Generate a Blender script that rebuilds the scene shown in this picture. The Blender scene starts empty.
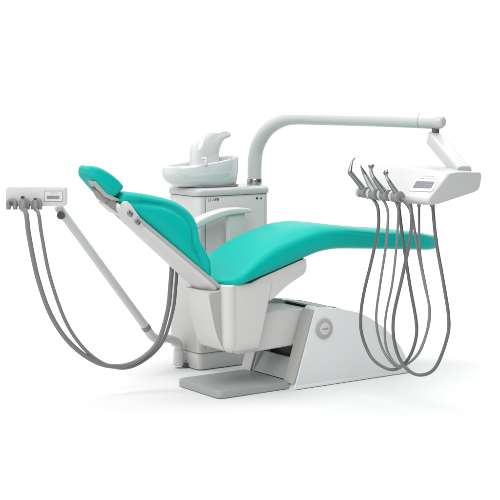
import bpy, bmesh, math
from math import sin, cos, pi, radians, atan, sqrt, degrees
from mathutils import Vector, Matrix

S = bpy.context.scene
COL = S.collection

# ------------------------------------------------------------------ camera
FPX, HOR, EYE = 1361.0, 97.0, 1.25          # focal length (500 px frame), horizon row, eye height
YAW = radians(35)
PITCH = atan((250 - HOR) / FPX)
FW = Vector((sin(YAW) * cos(PITCH), cos(YAW) * cos(PITCH), -sin(PITCH)))
RT = Vector((cos(YAW), -sin(YAW), 0))
UP = RT.cross(FW)
CAM = Vector((-3.440578, -4.584887, EYE))
cd = bpy.data.cameras.new('camera')
cam = bpy.data.objects.new('camera', cd)
COL.objects.link(cam)
cam.matrix_world = Matrix(((RT.x, UP.x, -FW.x, CAM.x), (RT.y, UP.y, -FW.y, CAM.y), (RT.z, UP.z, -FW.z, CAM.z), (0, 0, 0, 1)))
cd.sensor_width = 36
cd.lens = 36 * FPX / 500
cd.clip_end = 500
S.camera = cam

X3, Y3, Z3 = Vector((1, 0, 0)), Vector((0, 1, 0)), Vector((0, 0, 1))

def at(px, py, p0, n):
    """measured point: the sight line through (px, py) of the 500 px photo meets the plane p0, n"""
    d = FW + RT * ((px - 250) / FPX) - UP * ((py - 250) / FPX)
    return CAM + d * ((Vector(p0) - CAM).dot(n) / d.dot(n))

def aX(px, py, v): return at(px, py, (v, 0, 0), X3)
def aY(px, py, v): return at(px, py, (0, v, 0), Y3)
def aZ(px, py, v): return at(px, py, (0, 0, v), Z3)

# ------------------------------------------------------------------ materials
def mat(name, col, rough=0.4, metal=0.0, bump=0.0, bscale=400, var=0.0, spec=0.5, trans=0.0, coat=0.0, sss=0.0):
    m = bpy.data.materials.new(name)
    m.use_nodes = True
    nt = m.node_tree
    b = nt.nodes['Principled BSDF']
    b.inputs['Base Color'].default_value = (*col, 1)
    b.inputs['Metallic'].default_value = metal
    b.inputs['Roughness'].default_value = rough
    b.inputs['Specular IOR Level'].default_value = spec
    b.inputs['Transmission Weight'].default_value = trans
    b.inputs['Coat Weight'].default_value = coat
    b.inputs['Coat Roughness'].default_value = 0.15
    tc = nt.nodes.new('ShaderNodeTexCoord')
    ns = nt.nodes.new('ShaderNodeTexNoise')
    ns.inputs['Scale'].default_value = 9
    ns.inputs['Detail'].default_value = 6
    nt.links.new(tc.outputs['Object'], ns.inputs['Vector'])
    mr = nt.nodes.new('ShaderNodeMapRange')
    mr.inputs['To Min'].default_value = rough * 0.96
    mr.inputs['To Max'].default_value = min(1, rough * 1.04)
    nt.links.new(ns.outputs['Fac'], mr.inputs['Value'])
    nt.links.new(mr.outputs['Result'], b.inputs['Roughness'])
    if var:
        mx = nt.nodes.new('ShaderNodeMix')
        mx.data_type = 'RGBA'
        mx.inputs['A'].default_value = (*[c * (1 - var) for c in col], 1)
        mx.inputs['B'].default_value = (*[min(1, c * (1 + var)) for c in col], 1)
        nt.links.new(ns.outputs['Fac'], mx.inputs['Factor'])
        nt.links.new(mx.outputs['Result'], b.inputs['Base Color'])
    if bump:
        n2 = nt.nodes.new('ShaderNodeTexNoise')
        n2.inputs['Scale'].default_value = bscale
        n2.inputs['Detail'].default_value = 3
        nt.links.new(tc.outputs['Object'], n2.inputs['Vector'])
        bp = nt.nodes.new('ShaderNodeBump')
        bp.inputs['Strength'].default_value = bump
        bp.inputs['Distance'].default_value = 0.002
        nt.links.new(n2.outputs['Fac'], bp.inputs['Height'])
        nt.links.new(bp.outputs['Normal'], b.inputs['Normal'])
    return m

M = {
    'white': mat('white_enamel', (0.455, 0.463, 0.46), 0.24, coat=0.2),
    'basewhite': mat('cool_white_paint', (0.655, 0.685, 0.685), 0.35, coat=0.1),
    'satin': mat('satin_white_plastic', (0.54, 0.542, 0.53), 0.40, bump=0.05, bscale=900),
    'greywhite': mat('pale_grey_plastic', (0.36, 0.36, 0.345), 0.45, bump=0.05, bscale=900, var=0.02),
    'midgrey': mat('mid_grey_plastic', (0.21, 0.212, 0.21), 0.40, bump=0.08, bscale=700, var=0.03),
    'platform': mat('grey_platform_rubber', (0.32, 0.33, 0.335), 0.45, bump=0.2, bscale=500, var=0.05),
    'dark': mat('dark_grey_plastic', (0.07, 0.072, 0.075), 0.4, var=0.05),
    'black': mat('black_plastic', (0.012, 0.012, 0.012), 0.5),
    'teal': mat('teal_upholstery', (0.0, 0.37, 0.322), 0.36, bump=0.14, bscale=420, var=0.02, spec=0.11),
    'hose': mat('grey_hose_rubber', (0.165, 0.165, 0.165), 0.28, var=0.04),
    'hosedark': mat('dark_hose_rubber', (0.105, 0.105, 0.103), 0.28, var=0.04),
    'steel': mat('brushed_steel', (0.52, 0.52, 0.51), 0.22, metal=0.95, var=0.03),
    'steeldark': mat('dark_steel', (0.27, 0.27, 0.27), 0.22, metal=0.9, var=0.03),
    'chrome': mat('chrome', (0.34, 0.35, 0.34), 0.08, metal=1.0),
    'ceramic': mat('white_ceramic_glass', (0.535, 0.55, 0.55), 0.10, coat=0.6, trans=0.0, spec=0.6),
    'ink': mat('grey_ink', (0.05, 0.05, 0.05), 0.6),
    'inkpale': mat('pale_grey_ink', (0.27, 0.27, 0.27), 0.6),
    'display': mat('grey_display', (0.125, 0.13, 0.145), 0.3),
    'key': mat('pale_grey_keys', (0.235, 0.24, 0.26), 0.4),
    'panel': mat('white_panel_film', (0.60, 0.605, 0.60), 0.25, coat=0.2),
    'floor': mat('white_studio_floor', (0.685, 0.685, 0.685), 0.8, spec=0.1),
}

# ------------------------------------------------------------------ object helpers
def tag(o, label=None, cat=None, group=None, kind=None):
    if label: o['label'] = label
    if cat: o['category'] = cat
    if group: o['group'] = group
    if kind: o['kind'] = kind
    return o

def thing(name, loc, label, cat, group=None):
    o = bpy.data.objects.new(name, None)
    o.empty_display_size = 0.05
    COL.objects.link(o)
    o.location = loc
    return tag(o, label, cat, group)

def world_loc(o):
    v = Vector((0, 0, 0))
    while o is not None:
        v += o.location
        o = o.parent
    return v

def obj(name, bm, m, parent=None, angle=38, flat=False):
    """one mesh object built in world coordinates; its origin goes to its own middle"""
    bmesh.ops.recalc_face_normals(bm, faces=bm.faces)
    vs = [v.co for v in bm.verts]
    c = Vector([(min(v[i] for v in vs) + max(v[i] for v in vs)) / 2 for i in range(3)])
    bmesh.ops.translate(bm, verts=bm.verts, vec=-c)
    me = bpy.data.meshes.new(name)
    bm.to_mesh(me)
    bm.free()
    if not flat:
        me.polygons.foreach_set('use_smooth', [True] * len(me.polygons))
        me.set_sharp_from_angle(angle=radians(angle))
    me.materials.append(M[m])
    o = bpy.data.objects.new(name, me)
    COL.objects.link(o)
    o.parent = parent
    o.location = c - (world_loc(parent) if parent else Vector((0, 0, 0)))
    return o

# ------------------------------------------------------------------ shape helpers
def spline(pts, n=12):
    """Catmull-Rom through tuples / vectors of any length"""
    pts = [tuple(p) for p in pts]
    out = []
    for i in range(len(pts) - 1):
        p0 = pts[max(i - 1, 0)]; p1 = pts[i]; p2 = pts[i + 1]; p3 = pts[min(i + 2, len(pts) - 1)]
        for k in range(n):
            t = k / n
            out.append(tuple(0.5 * ((2 * b) + (-a + c) * t + (2 * a - 5 * b + 4 * c - d) * t * t + (-a + 3 * b - 3 * c + d) * t ** 3)
                             for a, b, c, d in zip(p0, p1, p2, p3)))
    out.append(pts[-1])
    return out

def rings(bm, rs, cap=True):
    vr = [[bm.verts.new(p) for p in r] for r in rs]
    n = len(vr[0])
    for a, b in zip(vr, vr[1:]):
        for i in range(n):
            bm.faces.new((a[i], a[(i + 1) % n], b[(i + 1) % n], b[i]))
    if cap:
        bm.faces.new(vr[0][::-1])
        bm.faces.new(vr[-1])
    return bm

def tube(pts, r, bm=None, n=20, smooth=10, cap=True):
    """round tube along a smooth path; r is one radius or one per point"""
    bm = bm or bmesh.new()
    rr = r if isinstance(r, (list, tuple)) else [r] * len(pts)
    P = [(*p, q) for p, q in zip(pts, rr)]
    P = spline(P, smooth) if smooth > 1 else P
    V = [Vector(p[:3]) for p in P]
    nrm = None
    rs = []
    for i, p in enumerate(P):
        t = (V[min(i + 1, len(V) - 1)] - V[max(i - 1, 0)]).normalized()
        if nrm is None:
            nrm = t.orthogonal().normalized()
        nrm = (nrm - t * nrm.dot(t)).normalized()
        b = t.cross(nrm)
        rs.append([V[i] + (nrm * cos(2 * pi * k / n) + b * sin(2 * pi * k / n)) * p[3] for k in range(n)])
    return rings(bm, rs, cap)

def rod(p, q, r, bm=None, n=24, round_ends=0.0):
    """cylinder from p to q with a small edge radius"""
    p, q = Vector(p), Vector(q)
    d = (q - p).normalized()
    e = round_ends or r * 0.12
    pts = [p, p + d * e * 0.3, p + d * e, q - d * e, q - d * e * 0.3, q]
    return tube(pts, [r - e, r - e * 0.3, r, r, r - e * 0.3, r - e], bm, n, 1)

def prism(poly, a, b, plane='XZ', bevel=0.0, seg=3, bm=None, only_caps=True):
    """extrude a polygon (in XZ along Y, XY along Z, or YZ along X), rounding its edges"""
    bm2 = bmesh.new()
    def pt(u, v, w):
        return {'XZ': (u, w, v), 'XY': (u, v, w), 'YZ': (w, u, v)}[plane]
    lo = [bm2.verts.new(pt(u, v, a)) for u, v in poly]
    hi = [bm2.verts.new(pt(u, v, b)) for u, v in poly]
    n = len(poly)
    f0 = bm2.faces.new(lo[::-1]); f1 = bm2.faces.new(hi)
    for i in range(n):
        bm2.faces.new((lo[i], lo[(i + 1) % n], hi[(i + 1) % n], hi[i]))
    if bevel:
        es = list(set(f0.edges) | set(f1.edges)) if only_caps else list(bm2.edges)
        bmesh.ops.bevel(bm2, geom=es, offset=bevel, segments=seg, profile=0.5, affect='EDGES', clamp_overlap=True)
    return merge(bm, bm2)

def merge(bm, bm2):
    if bm is None:
        return bm2
    me = bpy.data.meshes.new('tmp')
    bm2.to_mesh(me); bm2.free()
    bm.from_mesh(me)
    bpy.data.meshes.remove(me)
    return bm

def box(lo, hi, bevel=0.0, seg=3, bm=None):
    poly = [(lo[0], lo[1]), (hi[0], lo[1]), (hi[0], hi[1]), (lo[0], hi[1])]
    return prism(poly, lo[2], hi[2], 'XY', bevel, seg, bm, only_caps=False)

def round_poly(poly, r, k=6):
    """polygon with rounded corners; r one radius or one per corner"""
    out = []
    n = len(poly)
    for i in range(n):
        rad = r[i] if isinstance(r, (list, tuple)) else r
        p = Vector(poly[i]); a = Vector(poly[i - 1]); b = Vector(poly[(i + 1) % n])
        da, db = a - p, b - p
        if rad <= 0:
            out.append(tuple(p)); continue
        m = min(rad, da.length * 0.49, db.length * 0.49)
        s, e = p + da.normalized() * m, p + db.normalized() * m
        for j in range(k + 1):
            t = j / k
            out.append(tuple(s * (1 - t) ** 2 + p * 2 * t * (1 - t) + e * t * t))
    return out

def oriented(bm, o, ax, ay, az):
    """turn a shape built round the origin into the frame ax, ay, az at o"""
    m = Matrix(((ax.x, ay.x, az.x, o.x), (ax.y, ay.y, az.y, o.y), (ax.z, ay.z, az.z, o.z), (0, 0, 0, 1)))
    bmesh.ops.transform(bm, matrix=m, verts=bm.verts)
    return bm

def cushion(stations, yc, n=128, exp=4.0, sub=6, dish=0.0, waist=0.0, bead=0.0, bead_at=0.045, bead_w=0.014, bead_from=0.0):
    """padded body: every station is (low x, low z, high x, high z, half width[, squareness])"""
    stations = [tuple(t) if len(t) > 5 else (*t, exp) for t in stations]
    st = spline(stations, sub)
    rs = []
    for lx, lz, hx, hz, hw, ex in st:
        lo, hi = Vector((lx, 0, lz)), Vector((hx, 0, hz))
        mid, half = (lo + hi) / 2, (hi - lo) / 2
        hl = half.length
        ring = []
        for k in range(n):
            a = 2 * pi * (k + 0.5) / n
            c, s = cos(a), sin(a)
            cy = math.copysign(abs(c) ** (2 / ex), c)
            cz = math.copysign(abs(s) ** (2 / ex), s)
            if dish and cz > 0:
                cz -= dish * (1 - cy * cy) ** 2
            if waist:
                cy *= 1 - waist * (1 - cz * cz) ** 2
            y = hw * cy
            if bead:
                g = (1 - cz) * hl
                y -= math.copysign(bead * max(0, min(1, (ex - bead_from) / 1.0)) * max(0, min(1, (hl - 0.022) / 0.035)) * math.exp(-((g - bead_at) / bead_w) ** 2), cy) * min(1, abs(cy) * 1.2)
            p = mid + half * cz
            ring.append(Vector((p.x, yc + y, p.z)))
        rs.append(ring)
    return rings(bmesh.new(), rs)

def lettering(name, body, o, ax, ay, size, m, parent, spacing=1.0, width=None):
    cu = bpy.data.curves.new(name, 'FONT')
    cu.body = body
    cu.size = size
    cu.align_x = 'CENTER'; cu.align_y = 'CENTER'
    cu.space_character = spacing
    cu.extrude = 0.0002
    tmp = bpy.data.objects.new('tmp', cu)
    COL.objects.link(tmp)
    bpy.context.view_layer.update()
    me = bpy.data.meshes.new_from_object(tmp.evaluated_get(bpy.context.evaluated_depsgraph_get()))
    bpy.data.objects.remove(tmp)
    bpy.data.curves.remove(cu)
    bm = bmesh.new(); bm.from_mesh(me); bpy.data.meshes.remove(me)
    if width:
        w = max(v.co.x for v in bm.verts) - min(v.co.x for v in bm.verts)
        bmesh.ops.scale(bm, vec=(width / w, 1, 1), verts=bm.verts)
    az = ax.cross(ay)
    oriented(bm, o, ax, ay, az)
    return obj(name, bm, m, parent, flat=True)

# ------------------------------------------------------------------ the setting
FH = Vector((FW.x, FW.y, 0)).normalized()
prof = [(-8.0, 0.0), (-4.0, 0.0), (0.0, 0.0), (1.55, 0.0)] + [(1.55 + 1.0 * sin(a), 1.0 - cos(a)) for a in [pi / 2 * k / 24 for k in range(1, 25)]] + [(2.55, 2.5), (2.55, 4.5)]
bm = bmesh.new()
prev = None
for w_, z_ in prof:                          # paper sweep: floor that curves up into the backdrop
    row = [bm.verts.new(RT * x + FH * w_ + Z3 * z_) for x in (-6.0, 6.0)]
    if prev:
        bm.faces.new((prev[0], prev[1], row[1], row[0]))
    prev = row
floor = obj('floor', bm, 'floor', angle=60)
tag(floor, 'seamless pure white studio floor', 'floor', kind='structure')

# ================================================================== DENTAL CHAIR
CY = 0.20                                    # chair's centre plane
chair = thing('dental_chair', (0.2, CY, 0), 'reclined teal dental chair with headrest, pale grey shell and curved white floor base', 'dental chair')

# ---- floor platform (foot plate) under the head end
poly = round_poly([(-0.362, 0.036), (0.004, 0.036), (0.004, 0.365), (-0.362, 0.365)], [0.03, 0.004, 0.004, 0.03])
obj('floor_plate', prism(poly, 0.003, 0.033, 'XY', 0.006, 3), 'platform', chair)
# sloping grey toe plate that closes the base's mouth
obj('toe_plate', prism([(0.012, 0.034), (0.022, 0.034), (0.078, 0.118), (0.066, 0.118)], 0.078, 0.322, 'XZ', 0.002, 1), 'platform', chair)

# ---- base: two side walls, cover between them
def base_side():
    pts = [aY(*p, 0.0) for p in ((326, 309.2), (336, 308.8), (346, 310), (363, 314.5), (383, 327), (398, 343), (406, 358), (409, 369))]
    top = spline([(p.x, p.z) for p in pts], 5)
    return top
TOP = base_side()
side = [(0.0, 0.0)] + round_poly([(0.11, 0.335), (0.118, 0.352), TOP[0]], [0, 0.012, 0])[0:] + TOP[1:] + [(0.668, 0.0)]
bm = prism(side, 0.0, 0.075, 'XZ', 0.006, 3)
prism(side, 0.325, 0.40, 'XZ', 0.006, 3, bm)
def zT(x):
    a, b = next(((p, q) for p, q in zip(TOP, TOP[1:]) if p[0] <= x <= q[0]), (TOP[0], TOP[1]))
    return a[1] + (b[1] - a[1]) * (x - a[0]) / (b[0] - a[0])
cover = [(0.27, 0.330), (0.265, zT(0.265) - 0.006), (0.192, zT(0.192) - 0.006), (0.190, zT(0.19) - 0.003), (0.196, zT(0.196) - 0.0008)] + [(x, z - 0.0008) for x, z in TOP if x > 0.205] + [(0.66, 0.02), (0.40, 0.02), (0.275, 0.30)]
prism(cover, 0.0752, 0.3248, 'XZ', 0.0, 1, bm)
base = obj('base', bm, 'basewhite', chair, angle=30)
# plinth strip along the foot of the near side
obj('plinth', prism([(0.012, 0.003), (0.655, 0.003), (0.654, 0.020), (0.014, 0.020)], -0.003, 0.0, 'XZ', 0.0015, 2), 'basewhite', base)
# grey edging of the slanted front edges
for y0 in (0.002, 0.327):
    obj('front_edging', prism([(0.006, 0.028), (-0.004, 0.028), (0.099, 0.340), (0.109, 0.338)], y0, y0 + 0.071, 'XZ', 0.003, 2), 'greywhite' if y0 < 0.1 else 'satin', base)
# raised grey flap over the slot the lift arm works in
obj('cover_flap', prism([(0.185, zT(0.185) - 0.001), (0.240, zT(0.24) + 0.0005), (0.240, zT(0.24) + 0.0025), (0.184, zT(0.185) + 0.003)], 0.085, 0.315, 'XZ', 0.0008, 2), 'satin', base)
# solid black block standing in for the shade inside the mouth
obj('mouth_shade', prism([(0.10, 0.004), (0.26, 0.004), (0.258, 0.318), (0.203, 0.332), (0.13, 0.29)], 0.0755, 0.3245, 'XZ', 0), 'black', base)
# round badge
bc = at(323.5, 328.5, (0, 0, 0), Y3)
bd = rod(bc + Vector((0, 0.002, 0)), bc + Vector((0, -0.011, 0)), 0.044, n=48, round_ends=0.004)
badge = obj('badge', bd, 'greywhite', base)
obj('badge_face', rod(bc + Vector((0, -0.009, 0)), bc + Vector((0, -0.0135, 0)), 0.027, n=48, round_ends=0.002), 'satin', badge)
lettering('lettering', 'CASTEL', bc + Vector((0, -0.0138, 0)), X3, Z3, 0.0115, 'ink', badge, 0.95, 0.036)

# ---- lift arm between base and carriage
A0 = aY(263, 349.5, 0.085); A1 = aY(293, 345, 0.085)
zb, zt = A0.z, 0.331
poly = round_poly([(-0.22, zb - 0.01), (0.24, zb + 0.004), (0.24, zt - 0.018), (0.15, zt - 0.004), (-0.02, zt + 0.004), (-0.22, zt)], [0, 0, 0, 0.02, 0.02, 0])
obj('lift_arm', prism(poly, 0.085, 0.318, 'XZ', 0.012, 4), 'satin', chair)
obj('pivot_pin', rod((0.062, 0.083, zb + 0.012), (0.062, 0.068, zb + 0.012), 0.010), 'greywhite', chair)

# ---- carriage under the seat
def carriage():
    bm = bmesh.new()
    rs = []
    for z, x0, x1, y0, y1, r in ((0.186, -0.262, -0.172, 0.06, 0.27, 0.03), (0.191, -0.292, -0.163, 0.038, 0.295, 0.035), (0.203, -0.308, -0.158, 0.03, 0.30, 0.04), (0.23, -0.316, -0.150, 0.03, 0.30, 0.045),
                                (0.30, -0.326, -0.132, 0.03, 0.30, 0.045), (0.40, -0.330, -0.106, 0.03, 0.30, 0.045), (0.468, -0.330, -0.09, 0.03, 0.30, 0.045), (0.475, -0.325, -0.09, 0.035, 0.295, 0.045)):
        rs.append([Vector((u, v, z)) for u, v in round_poly([(x0, y0), (x1, y0), (x1, y1), (x0, y1)], [r, 0.012, 0.012, r], 8)])
    return rings(bm, rs)
car = obj('carriage', carriage(), 'satin', chair, angle=50)
# rounded corner pillar standing a little proud of the carriage
pl = bmesh.new()
tube([Vector((-0.280, 0.072, 0.208)), Vector((-0.288, 0.063, 0.213)), Vector((-0.294, 0.060, 0.25)), Vector((-0.298, 0.060, 0.36)), Vector((-0.300, 0.060, 0.470))], [0.018, 0.030, 0.034, 0.035, 0.035], pl, 32, 5)
obj('corner_pillar', pl, 'satin', car)
# rear cover that hides the back hinge: a wedge standing proud of the carriage at the top
bm = bmesh.new(); rs = []
for z, x0 in ((0.196, -0.318), (0.21, -0.332), (0.26, -0.352), (0.33, -0.372), (0.40, -0.388), (0.432, -0.394), (0.452, -0.397)):
    y0 = 0.066
    rs.append([Vector((u, v, z + (0.0 if u > -0.33 else 0.0))) for u, v in round_poly([(x0, y0 + 0.006), (-0.30, y0), (-0.30, 0.255), (x0, 0.245)], [0.005, 0, 0, 0.02], 6)])
obj('hinge_cover', rings(bm, rs), 'satin', car, angle=50)
obj('recess_shade', prism([(-0.30, 0.20), (-0.318, 0.205), (-0.346, 0.26), (-0.365, 0.33), (-0.382, 0.42), (-0.384, 0.440), (-0.30, 0.448)], 0.0632, 0.0662, 'XZ'), 'greywhite', car)  # thin grey plate on the wedge's side, the recess's shade put into colour

# ---- seat pan under the cushion
pp = [aY(*p, 0.03) for p in ((247, 288), (250, 285.6), (262, 279), (299, 262.5), (307, 259.5), (307.5, 273), (286, 288), (273, 301), (247, 302))]
obj('seat_pan', prism(round_poly([(p.x, p.z + 0.004) for p in pp], [0, 0, 0, 0, 0.006, 0.02, 0.04, 0.02, 0.0]), 0.035, 0.365, 'XZ', 0.008, 4), 'satin', chair)
# ---- seat and leg rest cushion, one upholstered piece
LOW = [aY(*p) for p in ((214, 283, 0.05), (219, 286.6, 0.04), (226, 288.6, 0.035), (236, 288.6, 0.03), (248, 285, 0.03), (270, 277, 0.03), (288, 269, 0.032), (306, 261, 0.035), (320, 254, 0.04), (337, 249.6, 0.045), (374, 249.4, 0.06), (405, 250, 0.075), (428, 250.2, 0.10))]
HIGH = [aY(*p) for p in ((212, 253.5, 0.34), (223, 240.5, 0.36), (235, 234.2, 0.36), (248, 228.4, 0.36), (258, 224.4, 0.36), (268, 221.4, 0.36), (280, 220.2, 0.355), (296, 221, 0.35), (314, 223, 0.345), (335, 225.6, 0.34), (374, 228, 0.32), (400, 230.2, 0.30), (420, 233, 0.27))]
def zat(poly, x):
    if x <= poly[0].x: a, b = poly[0], poly[1]
    elif x >= poly[-1].x: a, b = poly[-2], poly[-1]
    else: a, b = next((p, q) for p, q in zip(poly, poly[1:]) if p.x <= x <= q.x)
    return a.z + (b.z - a.z) * (x - a.x) / (b.x - a.x)
st = []
XE = 0.955
for x, w in ((-0.29, .165), (-0.265, .183), (-0.24, .191), (-0.16, .191), (-0.08, .191), (0.0, .191), (0.08, .190), (0.16, .189), (0.24, .187), (0.32, .184), (0.42, .178), (0.55, .168), (0.68, .156), (0.78, .143)):
    st.append((x, zat(LOW, x), x, zat(HIGH, x) + 0.004, w, 3.2 + 2.3 * max(0, min(1, (x - 0.1) / 0.4))))
zl, zh = zat(LOW, 0.8), zat(HIGH, 0.8)
for dx, w, k in ((0.86, .125, .96), (0.91, .10, .84), (0.938, .075, .66), (XE, .04, .35)):
    m, h = (zl + zh) / 2 - 0.004 - (dx - .8) * .06, (zh - zl) / 2
    st.append((dx, m - h * k, dx, m + h * k, w, 4.6))
z0, z1 = st[0][1], st[0][3]
st = [(-0.336, z0 + .050, -0.336, z1 - .045, .07, 3), (-0.332, z0 + .030, -0.332, z1 - .03, .095, 3), (-0.320, z0 + .012, -0.320, z1 - .012, .125, 3.1)] + st
obj('seat_cushion', cushion(st, CY, n=240, exp=3.4, dish=0.05, bead=0.0045, bead_at=0.024, bead_w=0.006, bead_from=4.0), 'teal', chair)

# ---- backrest
BK = [((117.5, 200), (119.5, 197), .045), ((118.5, 201.5), (121.5, 194.5), .065), ((122, 205), (127.5, 191.3), .08), ((131, 212.5), (150, 193.3), .096), ((145, 224.5), (178, 199.3), .113), ((158, 236), (195, 210), .122),
      ((168, 244.5), (202.8, 223.5), .129), ((180, 254.5), (203.8, 237), .134), ((190, 263), (208.2, 247), .137), ((199, 271), (212, 257.5), .138),
      ((205, 276.5), (211.5, 266.5), .131), ((208.5, 279), (210, 272.5), .115), ((209, 279), (209.4, 277), .09)]
st = []
for a, b, w in BK:
    p, q = aY(*a, CY - w * .9), aY(*b, CY - w * .9)
    st.append((p.x, p.z, q.x, q.z, w))
obj('backrest', cushion(st, CY, exp=3.0, dish=0.12, waist=0.01, bead=0.016, bead_at=0.056, bead_w=0.014), 'teal', chair)

# ---- back shell: pale grey panel behind the backrest
h0, h1 = aY(219, 286.5, 0.075), aY(120, 203.5, 0.13)
U = Vector((h1.x - h0.x, 0, h1.z - h0.z)); UL = U.length; U.normalize()
V = Vector((-U.z, 0, U.x)); V = V if V.z > 0 else -V          # towards the sitter
hb = Vector((h0.x, 0, h0.z))
def shw(u):
    return 0.126 - 0.054 * max(0, min(1, u / UL)) ** 1.3
def shell():
    rs = []
    th = 0.042
    for u, i, t in ((-0.014, .035, 0.5), (-0.008, .012, 0.8), (0.008, 0, 1.0), (0.06, 0, 1), (UL * .25, 0, 1), (UL * 0.5, 0, 1), (UL * .75, 0, 1), (UL - 0.05, 0, 1), (UL - 0.012, 0, 1.0), (UL + 0.004, .012, 0.85), (UL + 0.010, .03, 0.6)):
        v0 = -th * t
        w = shw(u) - i
        v0 *= 0.72 + 0.28 * (1 - max(0, min(1, u / UL)))
        prof = round_poly([(-w, -0.001), (-w, v0 * 0.55), (-w * 0.55, v0), (w * 0.10, v0), (w * 0.85, -0.001)], [0.003, 0.016, 0.03, 0.04, 0.003], 7)
        rs.append([hb + U * u + V * v + Y3 * (CY + y) for y, v in prof])
    return rings(bmesh.new(), rs)
sh = obj('back_shell', shell(), 'satin', chair, angle=60)
# grey rim strip between shell and upholstery
rim = [hb + U * u + Y3 * (CY - shw(u) - 0.002) + V * 0.0 for u in (0.0, 0.1, 0.2, 0.3, UL - 0.07)]
obj('rim_strip', tube(rim, 0.0075, n=14), 'greywhite', sh)
# rounded ear at the top of the near side with its two clamp knobs
EYR = CY - shw(UL) - 0.004
def uv(px, py, y=EYR):
    p = aY(px, py, y) - hb
    return p.dot(U), p.dot(V)
ear = [uv(*p) for p in ((123, 214), (120.5, 206), (121.5, 202), (125, 200.3), (128.5, 203.5), (134, 211.5), (142.5, 223), (140, 229))]
bm = prism(round_poly(ear, 0.012, 4), -0.019, 0.0, 'XY', 0.005, 3)
oriented(bm, hb + Y3 * (EYR + 0.004), U, V, U.cross(V))
obj('shell_ear', bm, 'satin', sh)
for px, py in ((129.8, 213.2), (137.2, 222)):
    c = aY(px, py, EYR - 0.016)
    k = box((-0.013, -0.009, 0), (0.013, 0.009, 0.012), 0.004, 3)
    oriented(k, Vector((c.x, EYR - 0.012, c.z)), U, V, U.cross(V) if U.cross(V).y < 0 else -U.cross(V))
    kn = obj('clamp_knob', k, 'midgrey', sh)
    for s in (-1, 1):
        g = rod(Vector((c.x, EYR - 0.0235, c.z)) + U * 0.006 * s, Vector((c.x, EYR - 0.0255, c.z)) + U * 0.006 * s, 0.0042, n=16)
        obj('knob_dimple', g, 'dark', kn)
# slots in the back of the shell near its top
for du in (0.055, 0.105):
    c = hb + U * (UL - du) + V * (-0.042 * 0.72 - 0.0005) + Y3 * (CY - 0.016)
    k = box((-0.011, -0.0035, -0.0015), (0.011, 0.0035, 0.0015), 0.001, 1)
    oriented(k, c, U, Y3, U.cross(Y3))
    obj('shell_slot', k, 'midgrey', sh)

# ---- headrest with its bracket
HN = 0.135
HD = [((119.5, 194.8), (124.5, 190), .035), ((117.5, 196.2), (125.8, 187), .055), ((113, 197.5), (124.8, 183.4), .072), ((107, 195.2), (118.4, 176.6), .078), ((101.5, 189.2), (110.5, 170.8), .078),
      ((97, 184), (102.5, 166.6), .074), ((93.8, 180.2), (96.8, 165.2), .068), ((92, 178), (93.6, 165.6), .056), ((90.8, 174.6), (91.2, 168.5), .04)]
st = []
for a, b, w in HD:
    p, q = aY(*a, HN), aY(*b, HN)
    st.append((p.x, p.z, q.x, q.z, w))
obj('headrest', cushion(st, CY, exp=3.0, dish=0.20, waist=0.03, bead=0.006, bead_at=0.032, bead_w=0.010), 'teal', chair)
def xz(p, y):
    q = aY(*p, y); return (q.x, q.z)
poly = [xz(p, 0.14) for p in ((93.5, 180.8), (96, 181), (101, 186.2), (108, 194), (114, 197.6), (121, 199), (121, 201.6), (112, 200.3), (105, 196.5), (97.5, 188.5))]
hb1 = obj('headrest_bracket', prism(poly, 0.142, 0.192, 'XZ', 0.003, 2), 'greywhite', chair)
poly = [xz(p, 0.14) for p in ((97.5, 189.2), (104, 196), (112, 200.5), (121, 202), (119.5, 206), (111, 204.5), (104, 199.5))]
obj('bracket_joint', prism(poly, 0.15, 0.20, 'XZ', 0.003, 2), 'midgrey', hb1)
q_ = xz((101.4, 192.2), 0.14)
c = Vector((q_[0], 0.167, q_[1]))
k = box((-0.030, -0.013, -0.003), (0.030, 0.013, 0.004), 0.002, 1)
oriented(k, c, U, Y3, U.cross(Y3))
obj('bracket_slot', k, 'dark', hb1)
a_, b_ = aY(108, 200.5, 0.16), aY(124, 213, 0.16)
obj('bracket_bar', tube([a_, b_], 0.018, n=20, smooth=1), 'midgrey', hb1)
# block on the shell that takes the bracket bar
c = hb + U * (UL + 0.000) + V * (-0.012) + Y3 * 0.19
k = box((-0.045, -0.035, -0.014), (0.030, 0.055, 0.014), 0.010, 4)
oriented(k, c, U, Y3, U.cross(Y3))
obj('bracket_block', k, 'satin', sh)

# ---- armrest on the far side
AR = 0.495
ap = [aY(*p, AR) for p in ((188, 229), (203, 220), (222, 212.6), (238, 210.4), (246.5, 210.6))]
bm = bmesh.new(); rs = []
sp = spline([(p.x, p.z, h) for p, h in zip(ap, (0.021, 0.021, 0.017, 0.014, 0.010))], 8)
sp = sp + [(sp[-1][0] + 0.008, sp[-1][1] - 0.001, 0.006)]
for x, z, h in sp:
    rs.append([Vector((x, AR + y, z + v)) for y, v in round_poly([(-0.032, -h), (0.032, -h), (0.032, h), (-0.032, h)], [h * .7] * 4, 5)])
arm = obj('armrest', rings(bm, rs), 'satin', chair, angle=50)
q = [aY(*p, AR) for p in ((226.5, 212), (243, 210), (242.5, 236), (228.5, 243))]
poly = [(p.x, p.z) for p in q]
obj('armrest_post', prism(round_poly([poly[0], poly[1], poly[2], (poly[2][0], 0.55), (poly[3][0], 0.55), poly[3]], [0, 0, 0.03, 0, 0, 0.03]), AR - 0.018, AR + 0.018, 'XZ', 0.006, 3), 'satin', arm)
obj('armrest_mount', box((poly[3][0], 0.36, 0.535), (poly[2][0], AR + 0.016, 0.556), 0.005, 2), 'greywhite', arm)

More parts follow.
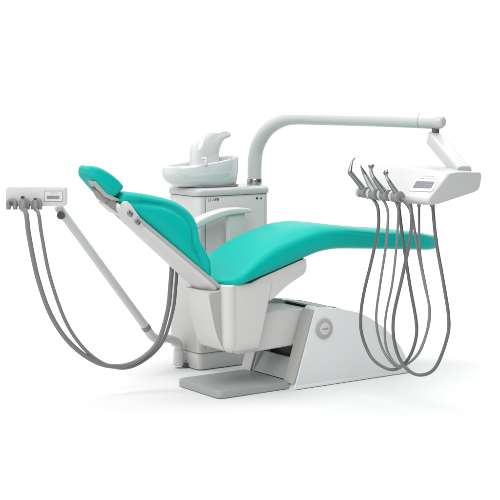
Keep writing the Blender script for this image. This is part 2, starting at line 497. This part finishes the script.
# ================================================================== WATER UNIT
WY0, WY1 = 0.578, 0.835
WX0, WX1 = -0.112, 0.285
unit = thing('water_unit', (0.08, 0.7, 0), 'tall white water unit cabinet standing behind the dental chair, with spittoon bowl on top', 'water unit')
def column(z0, z1, x0, x1, y0, y1, r, top=0.004):
    rs = []
    for z, i in ((z0, 0.003), (z0 + 0.003, 0), (z1 - top, 0), (z1 - top * 0.3, top * 0.3), (z1, top)):
        rs.append([Vector((u, v, z)) for u, v in round_poly([(x0 + i, y0 + i), (x1 - i, y0 + i), (x1 - i, y1 - i), (x0 + i, y1 - i)], r, 8)])
    return rings(bmesh.new(), rs)
obj('pedestal_foot', column(0.004, 0.078, WX0 + 0.003, WX1 - 0.03, WY0 + 0.004, WY1 - 0.02, 0.03), 'satin', unit, angle=50)
cab = obj('cabinet', column(0.081, 0.800, WX0, WX1, WY0, WY1, 0.028), 'satin', unit, angle=50)
obj('cabinet_lid', column(0.803, 0.838, WX0 - 0.006, WX1 + 0.006, WY0 - 0.006, WY1 + 0.006, 0.035, 0.014), 'white', unit, angle=60)
# door with its thin shadow gap, rounded side strip
dx0, dx1 = WX0 + 0.040, WX1 - 0.028
dr = obj('door', box((dx0, WY0 - 0.003, 0.10), (dx1, WY0 + 0.002, 0.793), 0.0015, 2), 'satin', cab)
for x in (dx0 - 0.0022, dx1 + 0.0022):
    obj('door_gap', box((x - 0.0012, WY0 - 0.0012, 0.10), (x + 0.0012, WY0 + 0.001, 0.795)), 'midgrey', cab)
obj('lid_gap', column(0.7995, 0.8035, WX0 + 0.001, WX1 - 0.001, WY0 + 0.001, WY1 - 0.001, 0.027, 0.0004), 'midgrey', unit)
lc = aY(213.5, 200, WY0 - 0.0036)
lettering('lettering', 'ST-VEB', Vector((lc.x, WY0 - 0.0034, lc.z)), X3, Z3, 0.0185, 'ink', dr, 0.95, 0.062)
for px, m in ((256.5, 'black'), (260.6, 'ink')):
    c = aY(px, 198.2, WY0)
    obj('indicator', rod((c.x, WY0 - 0.006, c.z), (c.x, WY0 + 0.002, c.z), 0.005 if m == 'black' else 0.0042, n=20), m, cab)

# spittoon bowl: an oval basin whose rim climbs towards its back
BC = Vector((-0.020, 0.70, 0.0))
def bowl():
    ax = Vector((0.985, -0.17, 0)).normalized(); ay = Vector((-ax.y, ax.x, 0))
    prof = [(0.30, 0.0, 0.0, 1), (0.66, 0.0, 0.0, 1), (0.76, 0.004, 0.03, 1), (0.90, 0.022, 0.25, 1), (0.98, 0.044, 0.5, 1), (1.0, 0.060, 0.7, 1), (0.99, 0.082, 0.92, 1), (0.965, 0.092, 1.0, .8), (0.93, 0.092, 1.0, .5), (0.89, 0.082, 0.85, .2), (0.80, 0.050, 0.4, 0), (0.5, 0.028, 0.1, 0), (0.1, 0.022, 0.0, 0)]
    rs = []
    n = 72
    for r, z, lift, outer in spline(prof, 4):
        ring = []
        for k in range(n):
            a = 2 * pi * k / n
            cx, cy = cos(a), sin(a)
            ex = 2.0
            cx = math.copysign(abs(cx) ** (2 / ex), cx); cy = math.copysign(abs(cy) ** (2 / ex), cy)
            A = 0.187
            back = (max(0, cx * 0.5 + 0.5)) ** 1.5
            bk = max(0, cx) ** 0.7
            r2 = r + (0.985 - r) * 0.82 * bk * outer * (1 if r > 0.62 else max(0, (r - 0.3) / 0.32))
            p = BC + ax * (A * r2 * cx) + ay * (0.118 * r * cy) + Z3 * (0.843 + z + lift * 0.042 * back)
            ring.append(p)
        rs.append(ring)
    return rings(bmesh.new(), rs), ax
bm, bax = bowl()
bowlo = obj('spittoon_bowl', bm, 'ceramic', unit, angle=180)
obj('bowl_shadow_slab', column(0.838, 0.847, WX0 + 0.02, WX0 + 0.262, WY0 + 0.03, WY1 - 0.03, 0.05, 0.001), 'midgrey', bowlo)  # grey slab drawn as the dark shadow line beneath the bowl
# neck with the cup filler: an upright blade that curls over into a beak
FL = [((216.5, 170), (191.0, 170), .050), ((216.6, 160), (191.3, 161), .050), ((217.6, 150), (192.0, 150), .049), ((219.4, 144.5), (194.2, 142), .047), ((221.5, 141), (198.6, 134.8), .043), ((224, 139), (205.5, 130), .037),
      ((227, 138), (214.5, 128.7), .030), ((229.2, 136.8), (223.5, 129.4), .023), ((230.4, 135.4), (228.2, 131.2), .014), ((230.7, 134.4), (230, 133), .005)]
st = []
for a, b, w in FL:
    p, q = aY(*a, 0.74), aY(*b, 0.74)
    st.append((p.x, p.z, q.x, q.z, w))
obj('cup_filler', cushion(st, 0.74, n=64, exp=2.7), 'ceramic', bowlo, angle=70)
c = aY(206, 163, 0.59)
jet = bmesh.new()
rod(c + Vector((0, 0, -0.012)), c + Vector((0, 0, 0.012)), 0.008, jet)
tube([c + Vector((0, 0, 0.010)), c + Vector((0, 0, 0.018)), c + Vector((-0.006, 0.006, 0.021)), c + Vector((-0.016, 0.016, 0.018))], 0.005, jet, 14, 6)
obj('water_jet', jet, 'ceramic', bowlo)

# ================================================================== DELIVERY ARM
b0 = aY(254.5, 186, 0.705)
piv = aY(438, 127, -0.30)
delivery = thing('delivery_arm', (b0.x, 0.705, 0.838), 'bent white tube arm rising from the water unit and reaching over to the tray', 'support arm')
dn = Vector((piv.x - b0.x, piv.y - 0.705, 0)).normalized()
nrm = Vector((-dn.y, dn.x, 0))
def dl(px, py): return at(px, py, b0, nrm)
path = [(254.5, 179), (254.6, 168), (255.4, 156), (258.6, 144.5), (265.5, 133), (275, 124.8), (286, 120), (297, 118.6), (320, 119), (350, 119.8), (380, 120.7), (421, 122.3)]
pts = [dl(x, y - 1.2 * min(1, max(0, (179 - y) / 30))) for x, y in path]
r0 = 0.0335
rad = [r0] * 8 + [r0 * 0.99, r0 * 0.975, r0 * 0.96, r0 * 0.93]
obj('arm_tube', tube(pts, rad, n=40, smooth=10), 'white', delivery)
e0, e1 = dl(421.3, 121.1), dl(444, 122.0)
ex = (e1 - e0)
re = r0 * 0.93
ql = [(0, 0.97), (0.02, 1.0), (0.04, 1.01), (0.70, 1.01)] + [(0.72 + 0.28 * sin(a), 1.01 * (0.42 + 0.58 * cos(a))) for a in [pi / 2 * k / 8 for k in range(1, 9)]]
pts = [e0 + ex * t for t, _ in ql]
obj('end_cap', tube(pts, [re * q for _, q in ql], n=40, smooth=1), 'white', delivery)
obj('collar', rod((b0.x, 0.705, 0.836), (b0.x, 0.705, dl(254.5, 178.6).z), 0.0362, n=40, round_ends=0.003), 'chrome', delivery)
# joint and the short swing arm that carries the tray
jt = dl(435.5, 126); jb = dl(435.5, 134.5)
obj('joint', rod(jt, jb, 0.016), 'dark', delivery)
s0 = dl(434, 139.0)
s1 = at(463.0, 172.0, (0.372, 0, 0), X3)
d = (s1 - s0).normalized()
sidev = d.cross(Z3).normalized(); upv = sidev.cross(d)
rs = []
L = (s1 - s0).length
for t, w, h in ((-0.032, 0.006, 0.008), (-0.029, 0.016, 0.018), (-0.02, 0.023, 0.026), (-0.005, 0.0275, 0.030), (0.02, 0.028, 0.031), (L * 0.5, 0.030, 0.031), (L, 0.031, 0.031), (L + 0.012, 0.030, 0.029)):
    rs.append([s0 + d * t + sidev * a + upv * b for a, b in round_poly([(-w, -h), (w, -h), (w, h), (-w, h)], [w * 0.6] * 4, 6)])
obj('swing_arm', rings(bmesh.new(), rs), 'white', delivery, angle=50)

# ================================================================== INSTRUMENT TRAY
tray = thing('instrument_tray', (0.26, -0.5, 0.86), 'white wedge shaped instrument tray with grey key panel, hanging over the leg rest', 'instrument tray')
def tray_body():
    rs = []
    # y, front x, slope-top x, ridge z, back x, bottom front z, bottom back z, scale of rounding
    secs = [(-0.166, 0.235, 0.265, 0.902, 0.33, 0.878, 0.880), (-0.170, 0.212, 0.255, 0.914, 0.35, 0.866, 0.872), (-0.182, 0.190, 0.248, 0.928, 0.37, 0.856, 0.866), (-0.21, 0.165, 0.242, 0.944, 0.39, 0.847, 0.863), (-0.25, 0.146, 0.237, 0.957, 0.40, 0.841, 0.862), (-0.30, 0.132, 0.233, 0.967, 0.405, 0.837, 0.863), (-0.36, 0.126, 0.230, 0.973, 0.408, 0.835, 0.866),
            (-0.45, 0.127, 0.228, 0.972, 0.41, 0.834, 0.870), (-0.55, 0.131, 0.226, 0.966, 0.412, 0.833, 0.872), (-0.66, 0.138, 0.224, 0.958, 0.412, 0.832, 0.874), (-0.684, 0.139, 0.224, 0.957, 0.412, 0.832, 0.875)]
    for y, fx, sx, rz, bx, fz, bz in secs:
        h = rz - fz
        poly = [(fx + 0.012, fz), (fx, fz + h * 0.10), (fx + 0.004, fz + h * 0.22), (sx, rz), (sx + 0.06, rz + 0.006), (bx - 0.01, rz - 0.002), (bx, rz - 0.02), (bx, bz + 0.012), (bx - 0.02, bz), (fx + 0.06, fz + 0.001)]
        rs.append([Vector((x, y, z)) for x, z in round_poly(poly, [0.01, 0.008, 0.014, 0.014, 0.02, 0.012, 0.012, 0.012, 0.02, 0.02], 5)])
    rs2 = []
    for i in range(len(rs[0])):
        rs2.append(spline([r[i] for r in rs], 5))
    rs3 = [[Vector(rs2[i][j]) for i in range(len(rs2))] for j in range(len(rs2[0]))]
    last = rs3[-1]
    mid = sum(last, Vector()) / len(last)
    for k in range(1, 6):                       # rounded edge round the flat end
        a = pi / 2 * k / 5
        rs3.append([p + (mid - p).normalized() * 0.012 * (1 - cos(a)) - Y3 * (0.013 * sin(a)) for p in last])
    for r in rs3:                               # the flat end leans in towards its foot
        for p in r:
            k = max(0, min(1, (-p.y - 0.62) / 0.06))
            p.y += k * (0.955 - p.z) * 0.22
    return rings(bmesh.new(), rs3)
body = obj('tray_body', tray_body(), 'white', tray, angle=32)
# plane of the sloping front between y = -0.5 and -0.68
L1 = Vector((0.129 + 0.004, -0.50, 0.8335 + 0.1355 * 0.22)); L2 = Vector((0.138 + 0.004, -0.66, 0.832 + 0.126 * 0.22)); T1 = Vector((0.2262, -0.58, 0.9642))
sa = (L1 + L2) / 2
AXT = (L2 - L1).normalized()
SU = (T1 - sa); SU = (SU - AXT * SU.dot(AXT)).normalized()
SN = AXT.cross(SU)
if SN.x > 0: SN = -SN
k_ = 0.06
AXT, SU = (AXT + SU * k_).normalized(), (SU - AXT * k_).normalized()
def slope_rect(x0, y0, x1, y1, lift, th, r):
    """rounded plate on the sloping front; x runs to the photo's right (-Y), y up the slope"""
    poly = round_poly([(x0, y0), (x1, y0), (x1, y1), (x0, y1)], r, 5)
    bm = prism(poly, 0, th, 'XY')
    return oriented(bm, sa + SN * lift, AXT, SU, SN)
def on_slope(px, py, lift=0.002):
    p = at(px, py, sa + SN * lift, SN) - sa
    return (p.dot(AXT), p.dot(SU))
a = on_slope(408, 191); b = on_slope(440.5, 176.6)
x0, x1, y0, y1 = a[0], b[0], a[1], b[1]
pn = obj('control_panel', slope_rect(x0, y0, x1, y1, -0.002, 0.0034, 0.012), 'inkpale', body)
obj('panel_film', slope_rect(x0 + 0.002, y0 + 0.002, x1 - 0.002, y1 - 0.002, -0.001, 0.0028, 0.0105), 'panel', pn)
a = on_slope(412.5, 187.8); b = on_slope(434.8, 181.6)
kp = obj('keypad', slope_rect(a[0], a[1], b[0], b[1], 0.0, 0.0026, 0.004), 'display', pn)
kw, kh = (b[0] - a[0]) / 7, (b[1] - a[1]) / 3
bm = bmesh.new()
for i in range(7):
    for j in range(3):
        if (i * 3 + j * 5) % 7 == 0: continue
        poly = round_poly([(a[0] + kw * (i + .22), a[1] + kh * (j + .25)), (a[0] + kw * (i + .78), a[1] + kh * (j + .25)), (a[0] + kw * (i + .78), a[1] + kh * (j + .75)), (a[0] + kw * (i + .22), a[1] + kh * (j + .75))], 0.001, 2)
        t = prism(poly, -0.001, 0.0004, 'XY')
        oriented(t, sa + SN * 0.0030, AXT, SU, SN)
        bm = merge(bm, t)
obj('key_marks', bm, 'key', kp, flat=True)
tcn = on_slope(428, 178.9)
lettering('lettering', 'TIME EVOLUTION', sa + SN * 0.0022 + SU * tcn[1] + AXT * tcn[0], AXT, SU, 0.0082, 'inkpale', pn, 1.0, 0.092)

# holders along the front edge: dark spool with a white flange
HX = 0.112
hold = []
for px, py in ((364.2, 192.2), (374.6, 194.2), (385.8, 195.0), (397.4, 196.6)):
    c = aX(px, py, HX)
    hold.append(c)
    h = obj('holder', rod(c + Y3 * 0.019, c - Y3 * 0.020, 0.0225, n=32, round_ends=0.003), 'midgrey', tray)
    obj('holder_flange', rod(c + Y3 * 0.033, c + Y3 * 0.017, 0.0225, n=32, round_ends=0.004), 'white', h)
    obj('holder_arm', box((c.x - 0.004, c.y - 0.016, c.z - 0.012), (c.x + 0.06, c.y + 0.028, c.z + 0.012), 0.006, 3), 'white', h)

# ================================================================== INSTRUMENTS ON THE TRAY
GI = 'instruments standing in the tray holders'
def hose_path(left, right, xl, xr):
    allp = left + right
    out = []
    for i, p in enumerate(allp):
        t = i / (len(allp) - 1)
        t = min(1, max(0, (t - 0.15) / 0.7))
        t = t * t * (3 - 2 * t)
        out.append(aX(*p, xl + (xr - xl) * t))
    return out
HOSES = [
    ([(366, 195), (371.5, 197.5), (376.5, 204), (378.5, 213), (378, 230), (371, 263), (364.5, 290), (361, 313), (362, 335), (372, 358), (388, 369)], [(400, 367.5), (410, 356), (416, 338), (416, 320), (409.5, 283), (402.5, 236), (398.5, 203)], 0.0067, 'hosedark'),
    ([(377, 196.5), (383, 200), (387, 208), (388, 218), (386, 245), (380.5, 282), (376.2, 318), (381, 345), (392, 363)], [(402, 366.5), (417, 355), (427, 331), (429, 306), (424.5, 284), (417, 245), (410.5, 202)], 0.0053, 'hose'),
    ([(389, 197), (394.5, 200.5), (398, 209), (398, 222), (396, 251), (392, 285), (385.5, 318), (386, 346), (395, 363)], [(405, 365), (419, 353), (427.6, 330), (430, 312), (427, 293), (420, 252), (419, 203)], 0.0049, 'hose'),
    ([(400, 198), (405, 202), (410.5, 210), (411.8, 222), (409, 245), (401.6, 280), (393.5, 318), (395, 345), (404, 366)], [(419, 375), (435, 368), (446.5, 340), (448.7, 318), (443, 280), (436, 240), (432.5, 203)], 0.0069, 'hosedark'),
]
LB = ['thin bent tip syringe in the leftmost holder of the white tray', 'pale tapered pencil shaped handpiece, second from the left in the tray', 'angled dental handpiece with a small square head, third in the tray', 'angled handpiece with a tiny cup head, nearest the key panel']
NM = ['dental_syringe', 'scaler_handpiece', 'dental_handpiece', 'dental_handpiece']
CT = ['dental syringe', 'scaler', 'dental handpiece', 'dental handpiece']
for i, (hl, hr, hr_, hm) in enumerate(HOSES):
    c = hold[i]
    t = thing(NM[i], c, LB[i], CT[i], GI)
    yc = c.y - 0.002
    def q(px, py): return aY(px, py, yc)
    if i == 0:
        bm = tube([q(369, 197.5), q(366, 193), q(360, 184.5), q(355, 178.5), q(351.2, 173.6)], [0.010, 0.0125, 0.0115, 0.0105, 0.010], n=20, smooth=5)
        obj('handle', bm, 'steeldark', t)
        obj('tip', tube([q(352.3, 175), q(350.0, 172.4), q(350.4, 169), q(351.4, 164.5), q(352.5, 160.8), q(355, 157.8)], [0.010, 0.0102, 0.008, 0.0052, 0.0035, 0.0024], n=16, smooth=6), 'steeldark', t)
    elif i == 1:
        obj('handle', tube([q(380, 199.5), q(377, 195), q(372, 187), q(367, 178.5), q(364.3, 173.5)], [0.010, 0.0155, 0.0150, 0.0105, 0.0085], n=22, smooth=6), 'steel', t)
        obj('tip', tube([q(364.6, 174), q(362.4, 169.8), q(361.2, 167.2), q(360.6, 165.0)], [0.0086, 0.0055, 0.003, 0.0012], n=16, smooth=5), 'steeldark', t)
    elif i == 2:
        obj('handle', tube([q(390, 199.5), q(387, 195.5), q(381, 188), q(376, 181.5), q(372.8, 176.5)], [0.010, 0.0135, 0.0120, 0.0095, 0.008], n=22, smooth=6), 'steeldark', t)
        obj('neck', tube([q(373.2, 177.2), q(371.7, 174), q(371.0, 170.5), q(371.0, 167)], [0.0082, 0.0075, 0.0070, 0.0065], n=18, smooth=6), 'steel', t)
        hd = bmesh.new()
        rod(q(371.0, 168.6), q(371.2, 164.9), 0.0098, hd, 20)
        rod(q(369.0, 166.1), q(373.6, 165.2), 0.0058, hd, 16)
        obj('head', hd, 'steeldark', t)
    else:
        obj('handle', tube([q(402, 200.8), q(399, 196.8), q(394.5, 190), q(390.4, 183.5), q(388.0, 179.5)], [0.010, 0.0120, 0.0105, 0.0085, 0.0072], n=22, smooth=6), 'steeldark', t)
        obj('neck', tube([q(388.2, 180), q(386.8, 177), q(386.0, 174), q(385.8, 172)], [0.0072, 0.0062, 0.0056, 0.005], n=18, smooth=6), 'steel', t)
        hd = bmesh.new()
        rod(q(384.6, 173.6), q(387.2, 172.4), 0.0085, hd, 18)
        tube([q(385.0, 172.5), q(384.2, 170.4)], 0.0022, hd, 10, 1)
        tube([q(387.0, 171.6), q(387.3, 169.6)], 0.0022, hd, 10, 1)
        obj('head', hd, 'steeldark', t)
    hp = hose_path(hl, hr, HX, 0.215)
    obj('hose', tube(hp, hr_, n=14, smooth=10), hm, t)
    obj('hose_collar', rod(hp[-1] - Z3 * 0.016, hp[-1] + Z3 * 0.004, hr_ * 1.45, n=20), 'midgrey', t)

# ================================================================== ASSISTANT ARM AND CONSOLE
EY = 0.70
foot = aZ(180, 366.5, 0.0)
vx = WX0 - 0.032
aarm = thing('console_arm', (vx, EY, 0), 'slanting white tube arm with grey collar, rising from the water unit to the small console', 'console arm')
cc = aY(36.5, 196.3, 0.50)                   # console centre
top = aY(62.5, 213, 0.515)
e = [(vx, EY, 0.012), (vx, EY, 0.055), (vx, EY, 0.085)]
el0 = aX(179, 349, vx); el0 = Vector((vx, EY, el0.z))
lowp = aY(151.5, 335.5, 0.655)
elb = [Vector((vx, EY, 0.085)), Vector((vx - 0.002, EY, 0.108)), Vector((vx - 0.018, EY - 0.004, 0.128)), aY(166.5, 338.2, 0.680), aY(158, 339.2, 0.665), lowp, aY(146.6, 328, 0.647)]
obj('elbow', tube(elb, 0.0195, n=28, smooth=10), 'satin', aarm)
obj('mounting_post', rod((vx, EY, 0.012), (vx, EY, 0.086), 0.0245, n=32), 'satin', aarm)
obj('mounting_bracket', box((vx + 0.005, EY - 0.012, 0.03), (WX0 + 0.006, EY + 0.012, 0.07), 0.004, 2), 'satin', aarm)
obj('mounting_foot', box((vx + 0.012, EY - 0.03, 0.003), (WX0 + 0.012, EY - 0.005, 0.022), 0.003, 2), 'dark', aarm)
c0, c1 = aY(147.4, 329.4, 0.648), aY(144.6, 325.4, 0.645)
obj('collar', rod(c0, c1, 0.0205, n=32), 'midgrey', aarm)
dtop = (top - c1).normalized()
obj('arm_tube', tube([c1, c1 + (top - c1) * 0.5, top, top + dtop * 0.028, top + dtop * 0.036, top + dtop * 0.040], [0.0185, 0.0185, 0.0185, 0.0175, 0.013, 0.006], n=28, smooth=4), 'satin', aarm)
kc = aY(61.8, 215, 0.515)
vd = (CAM - kc); vd.z = 0; vd.normalize()
AX = RT.copy(); AXn = -Vector((FW.x, FW.y, 0)).normalized()
obj('joint_knob', rod(kc - AXn * 0.006, kc + AXn * 0.030, 0.0165, n=32), 'dark', aarm)

cons = thing('assistant_console', cc - Z3 * 0.04, 'small white box console with key panel and three hose holders, on the slanting arm', 'console')
def inC(bm, o=(0, 0, 0)):
    return oriented(bm, cc + AX * o[0] + Z3 * o[1] + AXn * o[2], AX, Z3, AXn)
ppm = FPX / (cc - CAM).dot(FW)
def cp(px, py): return ((px - 36.5) / ppm, -(py - 196.3) / ppm)
cw, ch = 29.5 / ppm, 9.4 / ppm
case = obj('console_case', inC(prism(round_poly([(-cw, -ch), (cw, -ch + 0.0), (cw, ch), (-cw, ch)], 0.010, 5), -0.045, 0.03, 'XY', 0.005, 3)), 'satin', cons)
p0, p1 = cp(45.3, 201.2), cp(64.0, 190.2)
fr = obj('key_panel', inC(prism(round_poly([p0, (p1[0], p0[1]), p1, (p0[0], p1[1])], 0.003, 3), 0.0295, 0.0312, 'XY')), 'inkpale', cons)
i_ = 0.0026
obj('panel_film', inC(prism(round_poly([(p0[0] + i_, p0[1] + i_), (p1[0] - i_, p0[1] + i_), (p1[0] - i_, p1[1] - i_), (p0[0] + i_, p1[1] - i_)], 0.002, 3), 0.0300, 0.0318, 'XY')), 'panel', fr)
k0, k1 = cp(48.0, 198.4), cp(60.6, 195.0)
bm = bmesh.new(); n = 6
w = (k1[0] - k0[0]) / n
for i in range(n):
    bm = merge(bm, inC(prism(round_poly([(k0[0] + w * (i + .06), k0[1]), (k0[0] + w * (i + .94), k0[1]), (k0[0] + w * (i + .94), k1[1]), (k0[0] + w * (i + .06), k1[1])], 0.003, 3), 0.0315, 0.0335, 'XY')))
obj('keys', bm, 'midgrey', fr)
lp = cp(55, 192.4)
lettering('lettering', 'CASTEL', cc + AX * lp[0] + Z3 * lp[1] + AXn * 0.0319, AX, Z3, 0.0085, 'inkpale', fr, 1.0, 0.030)
# three fork-shaped holders hanging from the console's front edge
SUC = []
for px, py in ((13.6, 202.5), (26.0, 202.5), (38.2, 202.5)):
    u, v = cp(px, py)
    r = 5.1 / ppm
    s = 1.7 / ppm
    bot = -6.0 / ppm
    out = [(r * cos(a), r * sin(a)) for a in [pi * k / 16 for k in range(17)]]
    out += [(-r, bot), (-s, bot), (-s, bot * 0.2)] + [(s * cos(a), bot * 0.2 + s * sin(a)) for a in [pi - pi * k / 8 for k in range(1, 8)]] + [(s, bot * 0.2), (s, bot), (r, bot)]
    bm = prism([(a + u, b + v) for a, b in out], 0.028, 0.060, 'XY', 0.003, 2)
    h = obj('hose_holder', inC(bm), 'midgrey', cons, angle=40)
    ring = inC(rod((u, v + 0.2 * s, 0.0605), (u, v + 0.2 * s, 0.0625), 2.3 / ppm, n=24))
    obj('holder_hole', ring, 'dark', h)
    SUC.append((u, v))

# suction hoses
GS = 'suction hoses on the assistant console'
HY0, HY1 = 0.44, 0.33
def suction(pts, y0, y1, r, u, v, px, py, label, tail):
    root = thing('suction_hose', cc + AX * u + Z3 * v + AXn * 0.06, label, 'suction hose', GS)
    n = len(pts)
    hp = []
    for i, p in enumerate(pts):
        t = i / (n - 1)
        hp.append(aY(*p, y0 + (y1 - y0) * t))
    tipu, tipv = cp(px, py)
    tip = cc + AX * tipu + Z3 * tipv + AXn * 0.068
    mid = cc + AX * u + Z3 * (v - 0.006) + AXn * 0.072
    hp = [mid - Z3 * 0.012] + hp + tail
    obj('hose', tube(hp, r, n=20, smooth=10), 'hose', root)
    hd = obj('handpiece', tube([tip, tip + (mid - tip) * 0.06, tip + (mid - tip) * 0.2, mid, mid - Z3 * 0.024], [r * 0.80, r * 0.98, r * 1.02, r * 1.3, r * 1.1], n=24, smooth=4), 'midgrey', root)
    dd = (tip - mid).normalized()
    fc = (dd * 0.45 + AXn).normalized()
    c = tip - dd * 0.004 + AXn * r * 0.9
    obj('opening', rod(c - fc * 0.006, c + fc * 0.002, r * 0.62, n=24), 'black', hd)
tailA = [Vector((-0.30, 0.40, 0.53)), Vector((-0.24, 0.47, 0.545)), Vector((-0.13, 0.60, 0.53))]
tailB = [Vector((-0.275, 0.42, 0.525)), Vector((-0.22, 0.49, 0.525)), Vector((-0.13, 0.62, 0.505))]
suction([(26.4, 215), (29.2, 237), (38, 279), (52.4, 318), (74, 347), (103, 364.6), (131.6, 363.5), (156, 344.5), (167.4, 312), (171, 279), (173.2, 262)], HY0, HY1, 0.0100, *SUC[1], 25.6, 195.0,
        'thicker grey suction hose from the middle holder of the small console', tailA)
suction([(38.8, 215), (42, 237), (50.6, 279), (67, 324), (88, 352.5), (111, 366.4), (135, 365.4), (160.5, 345), (172.5, 312), (176, 284), (178, 264)], HY0 - 0.03, HY1 + 0.03, 0.0074, *SUC[2], 38.0, 196.6,
        'thinner grey suction hose hanging from the holder beside the console key panel', tailB)

# ------------------------------------------------------------------ LIGHT
wd = bpy.data.worlds.new('World')
S.world = wd
wd.use_nodes = True
nt = wd.node_tree
bg = nt.nodes['Background']
bg.inputs['Color'].default_value = (1, 1, 1, 1)
tc = nt.nodes.new('ShaderNodeTexCoord')
dp = nt.nodes.new('ShaderNodeVectorMath'); dp.operation = 'DOT_PRODUCT'
dp.inputs[1].default_value = -RT             # the studio is lighter on the head-end side
nt.links.new(tc.outputs['Generated'], dp.inputs[0])
mr = nt.nodes.new('ShaderNodeMapRange')
mr.inputs['From Min'].default_value = -0.8
mr.inputs['From Max'].default_value = 0.9
mr.inputs['To Min'].default_value = 0.15
mr.inputs['To Max'].default_value = 1.45
nt.links.new(dp.outputs['Value'], mr.inputs['Value'])
nt.links.new(mr.outputs['Result'], bg.inputs['Strength'])

def area(name, loc, target, size, radiance, col=(1, 1, 1)):
    l = bpy.data.lights.new(name, 'AREA')
    l.shape = 'RECTANGLE'; l.size, l.size_y = size
    l.energy = radiance * pi * size[0] * size[1]; l.color = col
    o = bpy.data.objects.new(name, l)
    COL.objects.link(o)
    loc, target = Vector(loc), Vector(target)
    d = (target - loc).normalized()
    x = RT if abs(d.dot(RT)) < 0.9 else Y3
    z = -d
    x = (x - z * x.dot(z)).normalized()
    y = z.cross(x)
    o.matrix_world = Matrix(((x.x, y.x, z.x, loc.x), (x.y, y.y, z.y, loc.y), (x.z, y.z, z.z, loc.z), (0, 0, 0, 1)))
    return o
MID = Vector((0.0, 0.2, 0))
area('overhead_softbox', MID - FH * 0.4 + RT * 0.9 + Z3 * 4.6, MID - FH * 0.4 + RT * 0.3, (6.4, 6.4), 0.74)
area('backdrop_lamp', FH * 0.9 + Z3 * 3.9, FH * 2.5 + Z3 * 0.9, (8.5, 0.9), 5.8)
area('front_softbox', MID - FH * 3.2 - RT * 0.2 + Z3 * 3.0, MID + Z3 * 0.3, (3.0, 2.2), 3.8)

S.view_settings.view_transform = 'Standard'
S.view_settings.look = 'None'
S.view_settings.gamma = 1
S.view_settings.exposure = 0
S.render.engine = 'CYCLES'
S.cycles.max_bounces = 8
S.cycles.diffuse_bounces = 5
